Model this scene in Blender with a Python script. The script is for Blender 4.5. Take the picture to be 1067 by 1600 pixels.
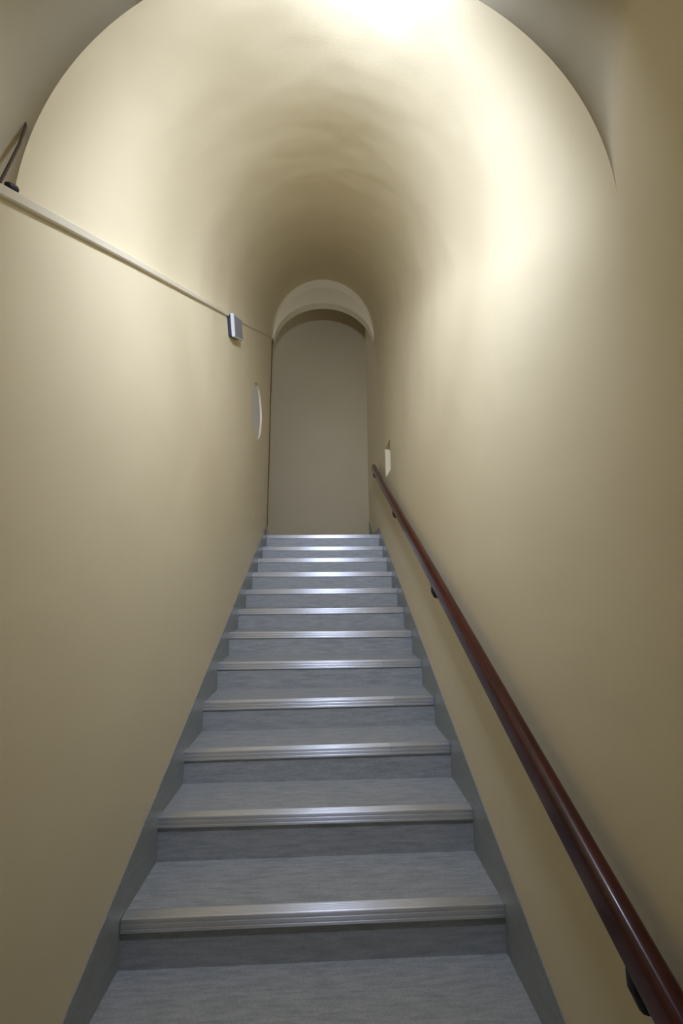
import bpy, bmesh, math
from mathutils import Vector, Matrix, noise
from mathutils.geometry import tessellate_polygon

S = bpy.context.scene
for o in list(bpy.data.objects):
    bpy.data.objects.remove(o)

# ------------------------------------------------------------------ camera
cam_d = bpy.data.cameras.new('camera')
cam = bpy.data.objects.new('camera', cam_d)
S.collection.objects.link(cam)
Rv = Vector((0.999218635877478, -0.038842148111510565, -0.007307889246252022))
Uv = Vector((0.00011325135466873186, -0.18208465928659145, 0.9832828504690888))
Fv = Vector((0.03952347263693659, 0.9825153761557981, 0.1819379859406714))
M = Matrix((Rv, Uv, -Fv)).transposed().to_4x4()
M.translation = Vector((0.038186, -1.668318, 1.165675))
cam.matrix_world = M
cam_d.sensor_fit = 'VERTICAL'
cam_d.sensor_height = 36.0
cam_d.lens = 611.2243 / 1600 * 36.0
cam_d.clip_start = 0.01
S.camera = cam

# ------------------------------------------------------------------ light settings
LAMP_STRENGTH = 125.0
LAMP_POWER = 11.2
UPPER_POWER = 8.4
DOWN_A = 25
DOWN_B = -8
LAMP_Y = -1.01
LAMP_Z = 2.69
LAMP_X = 0.08
LAMP_TILT = 12
HALL_POWER = 0.3
HALL_Y = -2.3
LAMP_COLOR = (0.70, 0.80, 1.06)
LANDING_POWER = 9.0
world = bpy.data.worlds.new('world')
S.world = world
world.use_nodes = True
world.node_tree.nodes['Background'].inputs[0].default_value = (0.6, 0.7, 0.9, 1)
world.node_tree.nodes['Background'].inputs[1].default_value = 0.0
S.view_settings.view_transform = 'Standard'
S.view_settings.look = 'None'
S.view_settings.gamma = 1.0
S.view_settings.use_curve_mapping = False
S.view_settings.exposure = 0.0

# ------------------------------------------------------------------ measures
G, R = 0.290295, 0.160965            # going and rise
XL, XR = -0.70, 0.705                # wall planes
NT = 11                              # index of the top nosing
YJ, YE = -0.905, 3.19                 # where the sloping vault starts and ends
FLOOR = -3 * R
TOP = NT * R
NEAR_Y, NEAR_Z = -3.3, 3.35
PITCH = math.atan2(R, G)

def lerp(a, b, t): return a + (b - a) * t
def near_y(x): return YJ - 0.057 * x    # the near arch stands a little askew
def spring(y): return lerp(2.06, 4.55, (y - YJ) / (YE - YJ))
def crown(y): return lerp(2.835, 5.417, (y - YJ) / (YE - YJ))

# ------------------------------------------------------------------ materials
def new_mat(name):
    m = bpy.data.materials.new(name)
    m.use_nodes = True
    nt = m.node_tree
    return m, nt, nt.nodes['Principled BSDF']

def noise_tex(nt, scale, detail=3, mapping=(1, 1, 1), rough=0.5):
    tc = nt.nodes.new('ShaderNodeTexCoord')
    mp = nt.nodes.new('ShaderNodeMapping')
    mp.inputs['Scale'].default_value = mapping
    n = nt.nodes.new('ShaderNodeTexNoise')
    n.inputs['Scale'].default_value = scale
    n.inputs['Detail'].default_value = detail
    n.inputs['Roughness'].default_value = rough
    nt.links.new(tc.outputs['Object'], mp.inputs[0])
    nt.links.new(mp.outputs[0], n.inputs['Vector'])
    return n

def ramp(nt, src, c0, c1, p0=0.3, p1=0.7):
    r = nt.nodes.new('ShaderNodeValToRGB')
    r.color_ramp.elements[0].position = p0
    r.color_ramp.elements[1].position = p1
    r.color_ramp.elements[0].color = (*c0, 1)
    r.color_ramp.elements[1].color = (*c1, 1)
    nt.links.new(src, r.inputs[0])
    return r

def bump(nt, bsdf, src, strength, dist, prev=None):
    b = nt.nodes.new('ShaderNodeBump')
    b.inputs['Strength'].default_value = strength
    b.inputs['Distance'].default_value = dist
    nt.links.new(src, b.inputs['Height'])
    if prev: nt.links.new(prev.outputs[0], b.inputs['Normal'])
    nt.links.new(b.outputs[0], bsdf.inputs['Normal'])
    return b

def plaster(name, c0, c1, rough=0.55):
    m, nt, b = new_mat(name)
    n = noise_tex(nt, 1.6, 3)
    r = ramp(nt, n.outputs['Fac'], c0, c1)
    nt.links.new(r.outputs[0], b.inputs['Base Color'])
    b.inputs['Roughness'].default_value = rough
    b.inputs['Specular IOR Level'].default_value = 0.35
    n2 = noise_tex(nt, 2.2, 2)
    n3 = noise_tex(nt, 130, 3)
    b1 = bump(nt, b, n2.outputs['Fac'], 0.3, 0.04)
    bump(nt, b, n3.outputs['Fac'], 0.12, 0.002, b1)
    return m

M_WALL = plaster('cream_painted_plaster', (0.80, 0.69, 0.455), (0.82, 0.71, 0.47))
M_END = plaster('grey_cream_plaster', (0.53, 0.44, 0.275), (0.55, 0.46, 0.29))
M_PALE = plaster('pale_plaster', (0.74, 0.72, 0.66), (0.77, 0.75, 0.69))

def vinyl(name, dark, light, axis):
    m, nt, b = new_mat(name)
    n = noise_tex(nt, 9, 5, axis, 0.65)
    r = ramp(nt, n.outputs['Fac'], dark, light, 0.30, 0.62)
    n2 = noise_tex(nt, 170, 2)
    mx = nt.nodes.new('ShaderNodeMixRGB'); mx.blend_type = 'MULTIPLY'
    mx.inputs[0].default_value = 0.35
    r2 = ramp(nt, n2.outputs['Fac'], (0.6, 0.6, 0.6), (1.1, 1.1, 1.1), 0.35, 0.65)
    nt.links.new(r.outputs[0], mx.inputs[1]); nt.links.new(r2.outputs[0], mx.inputs[2])
    nt.links.new(mx.outputs[0], b.inputs['Base Color'])
    b.inputs['Roughness'].default_value = 0.42
    bump(nt, b, n2.outputs['Fac'], 0.15, 0.001)
    return m

M_TREAD = vinyl('blue_grey_marbled_vinyl', (0.325, 0.345, 0.36), (0.475, 0.49, 0.50), (1, 8, 8))
M_SKIRT = vinyl('grey_vinyl_skirting', (0.29, 0.31, 0.305), (0.35, 0.37, 0.36), (1, 1, 8))

def metal(name, col, rough, aniso=0.0):
    m, nt, b = new_mat(name)
    b.inputs['Metallic'].default_value = 1.0
    n = noise_tex(nt, 14, 3, (1, 30, 30))
    r = ramp(nt, n.outputs['Fac'], tuple(c * 0.86 for c in col), col)
    nt.links.new(r.outputs[0], b.inputs['Base Color'])
    b.inputs['Roughness'].default_value = rough
    return m

def nosing_metal(name, col):
    # drawn aluminium: fine grooves running along the step edge
    m, nt, b = new_mat(name)
    n = noise_tex(nt, 14, 3, (1, 30, 30))
    r = ramp(nt, n.outputs['Fac'], tuple(c * 0.9 for c in col), col)
    nt.links.new(r.outputs[0], b.inputs['Base Color'])
    b.inputs['Metallic'].default_value = 0.85
    b.inputs['Roughness'].default_value = 0.42
    b.inputs['Anisotropic'].default_value = 0.9
    tn = nt.nodes.new('ShaderNodeTangent')
    tn.direction_type = 'RADIAL'; tn.axis = 'X'
    nt.links.new(tn.outputs[0], b.inputs['Tangent'])
    return m
M_ALU = nosing_metal('ribbed_aluminium', (0.84, 0.85, 0.88))
M_ALU2 = nosing_metal('newer_aluminium', (0.74, 0.77, 0.82))

def plain(name, col, rough, coat=0.0, metallic=0.0, var=0.12, scale=20, spec=0.5):
    m, nt, b = new_mat(name)
    n = noise_tex(nt, scale, 3)
    r = ramp(nt, n.outputs['Fac'], tuple(c * (1 - var) for c in col), col)
    nt.links.new(r.outputs[0], b.inputs['Base Color'])
    b.inputs['Roughness'].default_value = rough
    b.inputs['Metallic'].default_value = metallic
    b.inputs['Coat Weight'].default_value = coat
    b.inputs['Coat Roughness'].default_value = 0.12
    b.inputs['Specular IOR Level'].default_value = spec
    return m

def wood():
    m, nt, b = new_mat('dark_mahogany_varnish')
    n = noise_tex(nt, 6, 4, (12, 1, 1))
    r = ramp(nt, n.outputs['Fac'], (0.032, 0.004, 0.003), (0.085, 0.010, 0.006))
    nt.links.new(r.outputs[0], b.inputs['Base Color'])
    b.inputs['Roughness'].default_value = 0.30
    b.inputs['Specular IOR Level'].default_value = 0.35
    b.inputs['Coat Weight'].default_value = 0.3
    b.inputs['Coat Roughness'].default_value = 0.14
    return m
M_WOOD = wood()
M_BLACK = plain('black_metal', (0.012, 0.012, 0.014), 0.45)
M_BOXW = plain('off_white_plastic', (0.62, 0.62, 0.57), 0.4, var=0.04)
M_BOXG = plain('grey_plastic', (0.30, 0.30, 0.30), 0.5, var=0.05)
M_BLACKP = plain('dark_blue_black_plastic', (0.012, 0.016, 0.03), 0.5)
M_TRUNK = plain('cream_trunking_plastic', (0.76, 0.68, 0.51), 0.42, var=0.04)
M_BROWN = plain('dark_brown', (0.075, 0.035, 0.012), 0.5)
M_HOUSE = plain('lamp_housing_grey', (0.35, 0.35, 0.36), 0.5)
M_SCREW = plain('bright_screw', (0.6, 0.55, 0.45), 0.3, metallic=1)
m, nt, b = new_mat('glowing_diffuser')
b.inputs['Base Color'].default_value = (0.9, 0.9, 0.9, 1)
b.inputs['Emission Color'].default_value = (*LAMP_COLOR, 1)
b.inputs['Emission Strength'].default_value = LAMP_STRENGTH
M_GLOW = m

# ------------------------------------------------------------------ helpers
def link(name, bm, mat, parent=None, smooth=False, kind=None):
    me = bpy.data.meshes.new(name)
    bmesh.ops.recalc_face_normals(bm, faces=bm.faces)
    bm.to_mesh(me); bm.free()
    if smooth:
        for p in me.polygons: p.use_smooth = True
    me.materials.append(mat)
    o = bpy.data.objects.new(name, me)
    S.collection.objects.link(o)
    if parent: o.parent = parent
    if kind: o['kind'] = kind
    return o

def struct(name, bm, mat, smooth=False, parent=None):
    return link(name, bm, mat, parent, smooth, None if parent else 'structure')

def thing(name, label, cat, loc=(0, 0, 0), group=None):
    o = bpy.data.objects.new(name, None)
    o.empty_display_size = 0.1
    S.collection.objects.link(o)
    o.location = loc
    o['label'] = label; o['category'] = cat
    if group: o['group'] = group
    return o

def tag(o, label, cat, group=None):
    o['label'] = label; o['category'] = cat
    if group: o['group'] = group
    return o

def quad(bm, pts):
    return bm.faces.new([bm.verts.new(p) for p in pts])

def box(bm, x0, x1, y0, y1, z0, z1, bev=0.0):
    r = bmesh.ops.create_cube(bm, size=1.0)
    for v in r['verts']:
        v.co = Vector(((x0 + x1) / 2 + v.co.x * (x1 - x0), (y0 + y1) / 2 + v.co.y * (y1 - y0), (z0 + z1) / 2 + v.co.z * (z1 - z0)))
    if bev:
        es = list({e for v in r['verts'] for e in v.link_edges})
        bmesh.ops.bevel(bm, geom=es, offset=bev, segments=2, affect='EDGES', profile=0.5)

def extrude_x(bm, prof, x0, x1):
    """closed profile in (y, z) swept from x0 to x1"""
    a = [bm.verts.new((x0, p[0], p[1])) for p in prof]
    c = [bm.verts.new((x1, p[0], p[1])) for p in prof]
    n = len(prof)
    for i in range(n):
        j = (i + 1) % n
        bm.faces.new((a[i], a[j], c[j], c[i]))
    bm.faces.new(a); bm.faces.new(c[::-1])

def tube(bm, pts, rad, seg=10, cap=True):
    rings = []
    pts = [Vector(p) for p in pts]
    up = Vector((0, 0, 1))
    for i, p in enumerate(pts):
        d = (pts[min(i + 1, len(pts) - 1)] - pts[max(i - 1, 0)]).normalized()
        ref = Vector((1, 0, 0)) if abs(d.z) > 0.9 else up
        a = d.cross(ref).normalized(); c = d.cross(a).normalized()
        rr = rad[i] if isinstance(rad, (list, tuple)) else rad
        rings.append([bm.verts.new(p + a * rr * math.cos(t) + c * rr * math.sin(t))
                      for t in [2 * math.pi * k / seg for k in range(seg)]])
    for r0, r1 in zip(rings, rings[1:]):
        for k in range(seg):
            bm.faces.new((r0[k], r0[(k + 1) % seg], r1[(k + 1) % seg], r1[k]))
    if cap:
        bm.faces.new(rings[0]); bm.faces.new(rings[-1][::-1])

def slab_x(bm, outer, holes, x, xback):
    """flat wall in the plane X=x with real thickness to xback, polygon given in (y, z), with holes"""
    loops = [[Vector((p[0], p[1], 0)) for p in outer]] + [[Vector((p[0], p[1], 0)) for p in h] for h in holes]
    flat = [p for l in loops for p in l]
    f = [bm.verts.new((x, p.x, p.y)) for p in flat]
    k = [bm.verts.new((xback, p.x, p.y)) for p in flat]
    for t in tessellate_polygon(loops):
        bm.faces.new([f[i] for i in t]); bm.faces.new([k[i] for i in reversed(t)])
    s = 0
    for l in loops:
        n = len(l)
        for i in range(n):
            j = (i + 1) % n
            bm.faces.new((f[s + i], f[s + j], k[s + j], k[s + i]))
        s += n

# ------------------------------------------------------------------ the setting
YB = 4.30       # back wall of the landing
ARCH_T = 3.36   # far side of the arch wall
N = 96
def arch(y, cx, a, z0, b, n=N):
    return [(cx + a * math.cos(math.pi * (1 - i / n)), y, z0 + b * math.sin(math.pi * (1 - i / n))) for i in range(n + 1)]

CX, A = (XL + XR) / 2, (XR - XL) / 2
# side walls (flat, up to where the vault springs)
circ = [(2.31 + 0.285 * math.cos(t), 3.005 + 0.30 * math.sin(t)) for t in [2 * math.pi * k / 40 for k in range(40)]]
bm = bmesh.new()
slab_x(bm, [(NEAR_Y, FLOOR), (YE, FLOOR), (ARCH_T, FLOOR), (ARCH_T, 4.50), (YE, spring(YE)), (near_y(XL), spring(near_y(XL))), (near_y(XL) - 0.004, 2.062), (-1.02, 1.97), (NEAR_Y, 1.97)], [circ], XL, XL - 0.25)
wl = struct('wall_left', bm, M_WALL)
# upper part of the hall's left wall, set back a little
bm = bmesh.new()
slab_x(bm, [(NEAR_Y, 1.90), (near_y(XL) + 0.02, 1.90), (near_y(XL) + 0.02, NEAR_Z), (NEAR_Y, NEAR_Z)], [], XL - 0.06, XL - 0.24)
link('wall_upper_left', bm, M_WALL, wl)
# shallow round recess: reveal and back panel
bm = bmesh.new()
vs = [bm.verts.new((XL - 0.02, p[0], p[1])) for p in circ]
bm.faces.new(vs)
vb = [bm.verts.new((XL - 0.08, p[0], p[1])) for p in circ]
bm.faces.new(vb[::-1])
for i in range(40):
    j = (i + 1) % 40
    bm.faces.new((vs[i], vs[j], vb[j], vb[i]))
link('round_recess_back', bm, M_PALE, wl)

nich = [(2.185, 2.325), (2.53, 2.335), (2.525, 2.665), (2.19, 2.655)]
bm = bmesh.new()
slab_x(bm, [(NEAR_Y, FLOOR), (YB + 0.2, FLOOR), (YB + 0.2, 6.6), (YE, 6.6), (YE, spring(YE)), (near_y(XR), spring(near_y(XR))), (near_y(XR), NEAR_Z), (NEAR_Y, NEAR_Z)], [nich], XR, XR + 0.25)
wr = struct('wall_right', bm, M_WALL)
bm = bmesh.new()
box(bm, XR + 0.12, XR + 0.14, 2.16, 2.55, 2.30, 2.69)
link('square_recess_back', bm, M_WALL, wr)
bm = bmesh.new()
box(bm, XR + 0.002, XR + 0.12, 2.5235, 2.533, 2.34, 2.662)
link('square_recess_jamb', bm, M_WALL, wr)

# sloping vault between the walls
bm = bmesh.new()
rings = []
NY = 40
for k in range(NY + 1):
    ring = []
    for i in range(N + 1):
        t = math.pi * (1 - i / N)
        w = math.sin(t)
        x = CX + A * math.cos(t) - 0.02 * w * w * (1 - k / NY)
        y = lerp(near_y(x), YE, k / NY)
        z = spring(y) + (crown(y) - spring(y)) * w
        n1 = noise.noise(Vector((x * 1.3, y * 1.1, z * 1.1))) * 0.004 * min(1, w * 1.5) * min(1, k / 3)
        ring.append(bm.verts.new((x, y, z + n1)))
    rings.append(ring)
for r0, r1 in zip(rings, rings[1:]):
    for i in range(N):
        bm.faces.new((r0[i], r0[i + 1], r1[i + 1], r1[i]))
struct('ceiling', bm, M_WALL, smooth=True)

# near face above the arch: flat over the crown, rounding smoothly into the side walls
bm = bmesh.new()
for side in (-1, 1):
    rows = []
    wall_x = (XL - 0.06) if side < 0 else XR
    for i in range(43):
        if i <= 36:
            w = math.sin(math.radians(88.5) * i / 36) if i < 36 else 1.0
            xe = CX + side * A * math.sqrt(max(0.0, 1 - w * w)) - 0.02 * w * w
            z = spring(near_y(xe)) + (crown(near_y(xe)) - spring(near_y(xe))) * w
        else:
            xe = CX - 0.02; z = lerp(crown(YJ), NEAR_Z, (i - 36) / 6)
        rr = min(0.30, abs(wall_x - xe))
        xc = wall_x - side * rr
        row = [bm.verts.new((lerp(xe, xc, k / 4), near_y(lerp(xe, xc, k / 4)), z)) for k in range(4)]
        row += [bm.verts.new((xc + side * rr * math.sin(t), near_y(xc) - rr * 1.2 * (1 - math.cos(t)), z)) for t in [math.pi / 2 * k / 12 for k in range(13)]]
        rows.append(row)
    if side < 0:
        rows.insert(0, [bm.verts.new((v.co.x, v.co.y, 1.93)) for v in rows[0]])
    for r0, r1 in zip(rows, rows[1:]):
        for k in range(len(r0) - 1):
            if (r0[k].co - r0[k + 1].co).length < 1e-6 and (r1[k].co - r1[k + 1].co).length < 1e-6:
                continue
            bm.faces.new((r0[k], r0[k + 1], r1[k + 1], r1[k]) if side > 0 else (r1[k], r1[k + 1], r0[k + 1], r0[k]))
struct('wall_front', bm, M_WALL, smooth=True)

# arch wall at the head of the stairs: rounded lip, face, soffit
bm = bmesh.new()
n = N
z0, b0 = spring(YE), crown(YE) - spring(YE)
ring_a = arch(YE, CX, A, z0, b0)
def opening(y): return arch(y, 0.012, 0.688, 4.47, 0.612)
ins = opening(YE + 0.05)
def mix(a, c, t, y, dy=0): return [(lerp(p[0], q[0], t), y, lerp(p[2], q[2], t)) for p, q in zip(a, c)]
seq = [ring_a, mix(ring_a, ins, 0.12, YE + 0.022), mix(ring_a, ins, 0.26, YE + 0.040), mix(ring_a, ins, 0.30, YE + 0.043), mix(ring_a, ins, 0.985, YE + 0.05), ins, opening(ARCH_T)]
vr = [[bm.verts.new(p) for p in s] for s in seq]
for r0, r1 in zip(vr, vr[1:]):
    for i in range(n):
        bm.faces.new((r0[i], r0[i + 1], r1[i + 1], r1[i]))
# landing side of the arch wall, up to the landing ceiling
tp = [bm.verts.new((p[0], ARCH_T, 6.6)) for p in opening(ARCH_T)]
for i in range(n):
    bm.faces.new((vr[-1][i], vr[-1][i + 1], tp[i + 1], tp[i]))
struct('trim_1', bm, M_WALL, smooth=False)

# landing: floor, back wall, left part, ceiling
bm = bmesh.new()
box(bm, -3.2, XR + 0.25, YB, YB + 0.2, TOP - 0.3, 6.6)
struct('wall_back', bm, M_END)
bm = bmesh.new()
box(bm, -3.2, XL - 0.25, ARCH_T - 0.2, ARCH_T, TOP - 0.3, 6.6)
box(bm, XL - 0.25, XL - 0.001, ARCH_T - 0.17, ARCH_T, 4.5, 6.6)
struct('wall_inner', bm, M_WALL)
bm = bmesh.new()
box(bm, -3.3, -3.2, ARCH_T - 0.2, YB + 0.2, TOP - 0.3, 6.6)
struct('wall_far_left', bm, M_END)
bm = bmesh.new()
box(bm, -3.3, XR + 0.25, ARCH_T - 0.2, YB + 0.2, 6.6, 6.7)
struct('ceiling_landing', bm, M_WALL)
bm = bmesh.new()
box(bm, -3.3, XR, NT * G + 0.29, YB, TOP - 0.15, TOP)
struct('floor_landing', bm, M_TREAD)

# lower hall
bm = bmesh.new(); box(bm, XL, XR, NEAR_Y, -3 * G + 0.01, FLOOR - 0.12, FLOOR)
struct('floor', bm, M_TREAD)
bm = bmesh.new(); box(bm, XL - 0.25, XR + 0.25, NEAR_Y - 0.15, NEAR_Y, FLOOR - 0.12, NEAR_Z + 0.1)
struct('wall_rear', bm, M_WALL)
bm = bmesh.new(); box(bm, XL - 0.25, XR + 0.25, NEAR_Y, YJ + 0.1, NEAR_Z, NEAR_Z + 0.1)
struct('ceiling_lower', bm, M_WALL)

# ------------------------------------------------------------------ staircase
# measured nosing ends: small unevenness of the real steps (x and z of either end)
NOS = [(-2, -.70, -2*R, .70, -2*R), (-1, -.70, -R - .003, .70, -R - .003), (0, -.695, -.006, .702, -.005), (1, -.697, .168, .701, .165), (2, -.70, .318, .699, .326),
       (3, -.70, .476, .697, .483), (4, -.70, .646, .697, .645), (5, -.698, .812, .696, .807), (6, -.698, .967, .696, .968),
       (7, -.70, 1.126, .702, 1.127), (8, -.696, 1.290, .703, 1.289), (9, -.70, 1.449, .702, 1.451), (10, -.692, 1.602, .702, 1.603),
       (11, -.690, 1.776, .703, 1.778)]
stair = thing('staircase', 'straight blue-grey vinyl staircase with ribbed metal nosings rising between cream walls', 'staircase', (0, -2 * G, FLOOR))
def tilt(bm, n):
    """lean a straight step piece to the measured ends"""
    k, xl, zl, xr, zr = n
    for v in bm.verts:
        t = (v.co.x - XL) / (XR - XL)
        v.co.z += lerp(zl, zr, t) - k * R
        v.co.y += 0
def place(o):
    o.location = -Vector(stair.location)
TR = 0.045   # nosing depth on the tread
FH = 0.045   # nosing height on the riser
for n in NOS:
    k = n[0]; y = k * G; z = k * R
    depth = G if k < NT else G + 0.02
    bm = bmesh.new()
    box(bm, XL + 0.001, XR - 0.001, y + 0.004, y + depth + 0.014, z - 0.035, z - 0.004)
    tilt(bm, n)
    place(link('tread', bm, M_TREAD, stair))
    bm = bmesh.new()
    box(bm, XL + 0.001, XR - 0.001, y + 0.011, y + 0.03, z - R - 0.03, z - 0.03)
    tilt(bm, n)
    place(link('riser', bm, M_TREAD, stair))
    # aluminium nosing: ribbed top flange, rounded edge, grooved front
    def prof():
        p = [(y + TR, z - 0.004), (y + TR, z - 0.001)]
        for q in range(5):
            a = y + TR - 0.004 - q * 0.0075
            p += [(a, z), (a - 0.005, z), (a - 0.0056, z - 0.0006), (a - 0.0069, z - 0.0006)]
        p += [(y + 0.004, z), (y + 0.0012, z - 0.0012), (y, z - 0.004)]
        p += [(y, z - 0.012), (y + 0.0009, z - 0.0135), (y + 0.0009, z - 0.017), (y, z - 0.0185),
              (y, z - 0.029), (y + 0.0009, z - 0.0305), (y + 0.0009, z - 0.034), (y, z - 0.0355),
              (y, z - FH + 0.002), (y + 0.002, z - FH), (y + 0.0105, z - FH), (y + 0.0105, z - 0.004)]
        return p
    split = {0: None, 1: None, 3: 0.455, 4: 0.43, 2: 0.38}.get(k)
    x0, x1 = max(n[1], XL) + 0.001, min(n[3], XR) - 0.002
    bm = bmesh.new(); extrude_x(bm, prof(), x0, split - 0.0012 if split else x1); tilt(bm, n)
    o = link('nosing', bm, M_ALU, stair); place(o)
    if split:
        bm = bmesh.new(); extrude_x(bm, prof(), split, x1); tilt(bm, n)
        o2 = link('nosing_end_piece', bm, M_ALU2, o)

# vinyl skirting running up both walls
def skirting(name, x0, x1, hgt, ytop, zl):
    bm = bmesh.new()
    if ytop > YE:
        top = [(ytop, TOP - 0.12), (ytop, zl), (NT * G - 0.03, zl)]
    else:
        top = [(ytop, TOP - 0.12), (ytop, ytop * R / G + hgt)]
    outer = [(-3 * G, FLOOR - 0.05), (-0.51, FLOOR - 0.05), (ytop, ytop * R / G - 0.25)] + top + [(YJ + 0.05 - .06, (YJ - .01) * R / G + hgt), (-3 * G - hgt * .4, FLOOR + 0.1), (NEAR_Y + .01, FLOOR + 0.1), (NEAR_Y + .01, FLOOR + .001), (-3 * G, FLOOR + .001)]
    slab_x(bm, outer, [], x0, x1)
    return struct(name, bm, M_SKIRT)
skirting('baseboard_left', XL + 0.004, XL - 0.002, 0.135, YE - 0.003, 0)
skirting('baseboard_right', XR - 0.004, XR + 0.002, 0.172, YB - 0.005, TOP + 0.092)

# ------------------------------------------------------------------ handrail
def nl(y): return y * R / G
RX, RH = 0.635, 0.923
rail = thing('handrail', 'dark red-brown varnished wooden handrail on black brackets along the right wall', 'handrail', (XR, -0.8, 0.4))
def rel(o, t):
    o.location = -Vector(t.location); return o
bm = bmesh.new()
w, h, cr = 0.025, 0.0375, 0.018
prof = []
for cxs, czs, a0, rr in ((1, 1, 0, .021), (-1, 1, 90, .021), (-1, -1, 180, .010), (1, -1, 270, .010)):
    for q in range(7):
        t = math.radians(a0 + q * 15)
        prof.append((cxs * (w - rr) + rr * math.cos(t), czs * (h - rr) + rr * math.sin(t)))
dv = Vector((0, math.cos(PITCH), math.sin(PITCH))); nv = Vector((0, -math.sin(PITCH), math.cos(PITCH)))
rings = []
ys = [-1.16, -1.155] + [lerp(-1.1, 3.0, i / 30) for i in range(31)] + [3.035, 3.04]
for i, yy in enumerate(ys):
    s = 0.9 if i in (0, len(ys) - 1) else 1.0
    # gentle bow of the long rail
    c = Vector((RX + 0.002 * math.sin(yy * 2.1), yy, nl(yy) + RH))
    rings.append([bm.verts.new(c + Vector((px * s, 0, 0)) + nv * (pz * s)) for px, pz in prof])
for r0, r1 in zip(rings, rings[1:]):
    for i in range(len(prof)):
        j = (i + 1) % len(prof)
        bm.faces.new((r0[i], r0[j], r1[j], r1[i]))
bm.faces.new(rings[0]); bm.faces.new(rings[-1][::-1])
o = rel(link('rail', bm, M_WOOD, rail, smooth=True), rail)
for yy in (-0.80, 0.49, 1.64, 2.93):
    zb = nl(yy) + RH - 0.0375 / math.cos(PITCH)
    bm = bmesh.new()
    # saddle under the rail
    c = Vector((RX, yy, zb)) - nv * 0.003
    ring = []
    for sx in (-1, 1):
        for sy in (-1, 1):
            pass
    mtx = Matrix.Translation(c) @ Matrix.Rotation(PITCH, 4, 'X')
    r = bmesh.ops.create_cube(bm, size=1.0, matrix=mtx @ Matrix.Diagonal((0.036, 0.075, 0.008, 1)))
    # cup and curved arm to the wall
    tube(bm, [c, c + Vector((0, 0, -0.024)), c + Vector((0.006, 0, -0.044)), c + Vector((0.030, 0, -0.055)), (XR - 0.004, yy, zb - 0.055)],
         [0.023, 0.024, 0.021, 0.013, 0.010], 16)
    o = rel(link('bracket', bm, M_BLACK, rail, smooth=False), rail)
    bm = bmesh.new()
    tube(bm, [(XR - 0.001, yy, zb - 0.055), (XR - 0.006, yy, zb - 0.055), (XR - 0.008, yy, zb - 0.055)], [0.030, 0.030, 0.024], 24)
    link('wall_plate', bm, M_BLACK, o)
bm = bmesh.new()
sc = Vector((RX - 0.0245, -0.60, nl(-0.60) + RH + 0.004))
tube(bm, [sc, sc + Vector((-0.0015, 0, 0))], [0.0035, 0.0025], 10)
sw = rel(link('screw_head', bm, M_SCREW, rail), rail); sw['label'] = 'tiny bright screw head'

# ------------------------------------------------------------------ cable trunking on the left wall
TP = [(-1.7, 1.58), (-.91, 2.040), (-.70, 2.168), (-.385, 2.358), (-.05, 2.555), (.26, 2.737), (.66, 2.975), (.965, 3.152), (1.44, 3.435), (2.2, 3.895), (3.185, 4.485)]
def strip(bm, pts, hw, x0, x1):
    vs = []
    for i, (y, z) in enumerate(pts):
        a = pts[max(i - 1, 0)]; b_ = pts[min(i + 1, len(pts) - 1)]
        d = Vector((b_[0] - a[0], b_[1] - a[1])).normalized(); nn = Vector((-d.y, d.x)) * hw
        c = min(0.003, hw * 0.4)
        nc = nn * ((hw - c) / hw)
        vs.append([bm.verts.new(q) for q in ((x0, y + nn.x, z + nn.y), (x1 - c, y + nn.x, z + nn.y), (x1, y + nc.x, z + nc.y), (x1, y - nc.x, z - nc.y), (x1 - c, y - nn.x, z - nn.y), (x0, y - nn.x, z - nn.y))])
    for a, b_ in zip(vs, vs[1:]):
        for i in range(6):
            j = (i + 1) % 6
            bm.faces.new((a[i], a[j], b_[j], b_[i]))
    bm.faces.new(vs[0]); bm.faces.new(vs[-1][::-1])
tr = thing('cable_trunking', 'long cream plastic cable trunking climbing diagonally along the left wall', 'cable trunking', (XL, -1.7, 1.58))
bm = bmesh.new(); strip(bm, TP[:7] + [(0.955, 3.146)], 0.0125, XL + 0.0006, XL + 0.016)
rel(link('wide_channel', bm, M_TRUNK, tr), tr)
bm = bmesh.new(); strip(bm, [(1.262, 3.329)] + TP[8:], 0.008, XL + 0.0006, XL + 0.010)
rel(link('narrow_channel', bm, M_TRUNK, tr), tr)
bm = bmesh.new(); box(bm, XL, XL + 0.02, 3.165, 3.188, 4.468, 4.51, 0.002)
e = rel(link('end_cap', bm, M_BOXW, tr), tr); e['label'] = 'small pale end cap'

# black gland on top of the trunking and the dark cable bending up to the arch edge
gl = thing('cable_gland', 'small black cable gland sitting on the trunking beside the arch edge', 'cable gland', (XL + 0.009, -0.885, 2.066))
bm = bmesh.new()
tube(bm, [(XL + 0.009, -0.897, 2.070), (XL + 0.009, -0.889, 2.075), (XL + 0.009, -0.873, 2.085), (XL + .009, -.868, 2.088)], [0.005, 0.008, 0.008, 0.004], 14)
rel(link('gland_body', bm, M_BLACKP, gl, smooth=True), gl)
bm = bmesh.new()
pts = [(XL + 0.006, -0.910, 2.060), (XL + 0.006, -0.905, 2.082), (XL + 0.006, -0.895, 2.130), (XL + 0.006, -0.880, 2.205), (XL + 0.003, -0.869, 2.275), (XL - 0.002, -0.863, 2.31), (XL - 0.010, -0.868, 2.33)]
tube(bm, pts, [0.003, 0.003, 0.0028, 0.0028, 0.0028, 0.0028, 0.0025], 10)
tag(link('power_cable', bm, M_BROWN), 'short dark brown cable rising from the trunking along the left arch edge', 'cable')

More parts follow.
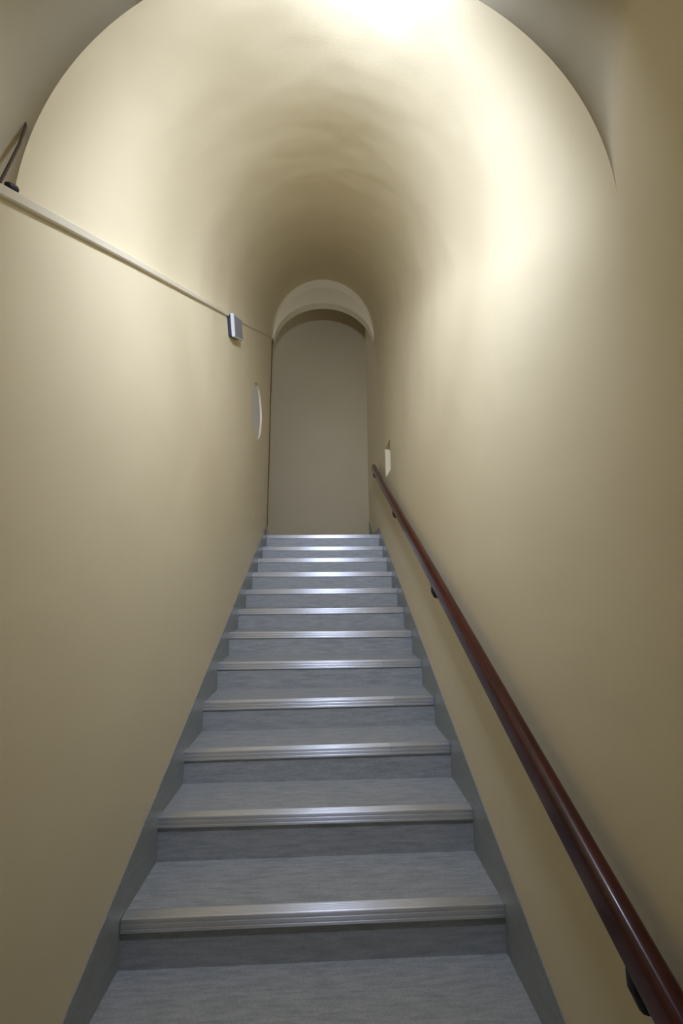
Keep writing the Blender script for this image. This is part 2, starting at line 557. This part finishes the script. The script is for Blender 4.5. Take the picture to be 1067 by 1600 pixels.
# thin brown line down the corner where the left wall ends
bm = bmesh.new()
pts = [(XL + 0.006 + 0.002 * math.sin(z * 5), YE - 0.004, z) for z in [lerp(4.44, TOP + 0.12, i / 30) for i in range(31)]]
tube(bm, pts, 0.006, 8)
tag(link('corner_line', bm, M_BROWN), 'thin brown line running straight down the far corner of the left wall', 'cable')

# ------------------------------------------------------------------ box on the left wall
ANG = math.radians(28.5)
bx = thing('junction_box', 'small grey-faced white box with black back on the left wall trunking', 'junction box', (XL, 1.125, 3.16))
bx.rotation_euler = (ANG, 0, 0)
bm = bmesh.new(); box(bm, 0.0, 0.026, -0.150, 0.135, -0.078, 0.070, 0.004)
link('rear_housing', bm, M_BLACKP, bx)
bm = bmesh.new(); box(bm, 0.026, 0.050, -0.155, 0.150, -0.083, 0.080, 0.004)
fr_ = link('front_casing', bm, M_BOXW, bx); fr_['label'] = 'off-white casing'
bm = bmesh.new(); box(bm, 0.049, 0.0525, -0.143, 0.138, -0.071, 0.068, 0.001)
c_ = link('cover_panel', bm, M_BOXG, fr_); c_['label'] = 'grey cover panel'

# ------------------------------------------------------------------ flood lamp hanging in front of the near arch
LT = math.radians(LAMP_TILT)
lp = thing('flood_lamp', 'flood lamp on a short ceiling stem, facing up the stairs', 'lamp', (LAMP_X, LAMP_Y, LAMP_Z))
head = Matrix.Rotation(-LT, 4, 'X')
bm = bmesh.new()
box(bm, -0.15, 0.15, -0.06, 0.0, -0.075, 0.075, 0.006)
for x0, x1, z0_, z1_ in ((-0.15, 0.15, 0.062, 0.075), (-0.15, 0.15, -0.075, -0.062), (-0.15, -0.137, -0.062, 0.062), (0.137, 0.15, -0.062, 0.062)):
    box(bm, x0, x1, 0.0, 0.014, z0_, z1_)
bm.transform(head)
hs = link('housing', bm, M_HOUSE, lp)
bm = bmesh.new()
quad(bm, [(-0.137, 0.008, -0.062), (0.137, 0.008, -0.062), (0.137, 0.008, 0.062), (-0.137, 0.008, 0.062)])
bm.transform(head)
link('diffuser', bm, M_GLOW, hs)
# added area lights shaping the lamp's spread: wide lower one, narrower upper one
for nm, power, spread, down, dz in (('lower_beam', LAMP_POWER, 140, DOWN_A, -0.028), ('upper_beam', UPPER_POWER, 80, DOWN_B, 0.028)):
    ld = bpy.data.lights.new(nm, 'AREA')
    ld.shape = 'RECTANGLE'; ld.size = 0.25; ld.size_y = 0.055
    ld.energy = power; ld.color = LAMP_COLOR; ld.spread = math.radians(spread)
    lo = bpy.data.objects.new(nm, ld); S.collection.objects.link(lo); lo.parent = lp
    lo.location = head @ Vector((0, 0.026, dz))
    lo.rotation_euler = (math.pi / 2 - math.radians(down), 0, 0)
bm = bmesh.new()
tube(bm, [(0, -0.03, 0.07), (0, -0.03, NEAR_Z - LAMP_Z - 0.02)], 0.012, 14)
tube(bm, [(0, -0.03, NEAR_Z - LAMP_Z - 0.03), (0, -0.03, NEAR_Z - LAMP_Z - 0.002)], 0.05, 24)
link('stem', bm, M_HOUSE, lp)

# ------------------------------------------------------------------ fill lamps added out of view under the hall and landing ceilings
def fill_lamp(name, label, loc, power, size):
    t = thing(name, label, 'lamp', loc)
    bm = bmesh.new()
    tube(bm, [(0, 0, -0.002), (0, 0, -0.03), (0, 0, -0.035)], [size * 0.5 + 0.02, size * 0.5 + 0.02, size * 0.5 + 0.01], 32)
    link('base', bm, M_HOUSE, t)
    bm = bmesh.new()
    tube(bm, [(0, 0, -0.034), (0, 0, -0.05), (0, 0, -0.06)], [size * 0.5, size * 0.47, size * 0.35], 32)
    link('glass_shade', bm, M_BOXW, t)
    if power > 0:
        d = bpy.data.lights.new(name + '_light', 'AREA')
        d.shape = 'DISK'; d.size = size; d.energy = power; d.color = LAMP_COLOR
        q = bpy.data.objects.new(name + '_light', d); S.collection.objects.link(q); q.parent = t
        q.location = (0, 0, -0.065)
fill_lamp('hall_fill', 'added round fill lamp under the lower hall ceiling', (0, HALL_Y, NEAR_Z), HALL_POWER, 0.3)
fill_lamp('landing_fill', 'added round fill lamp under the upper landing ceiling', (-1.9, 3.83, 6.6), LANDING_POWER, 0.3)
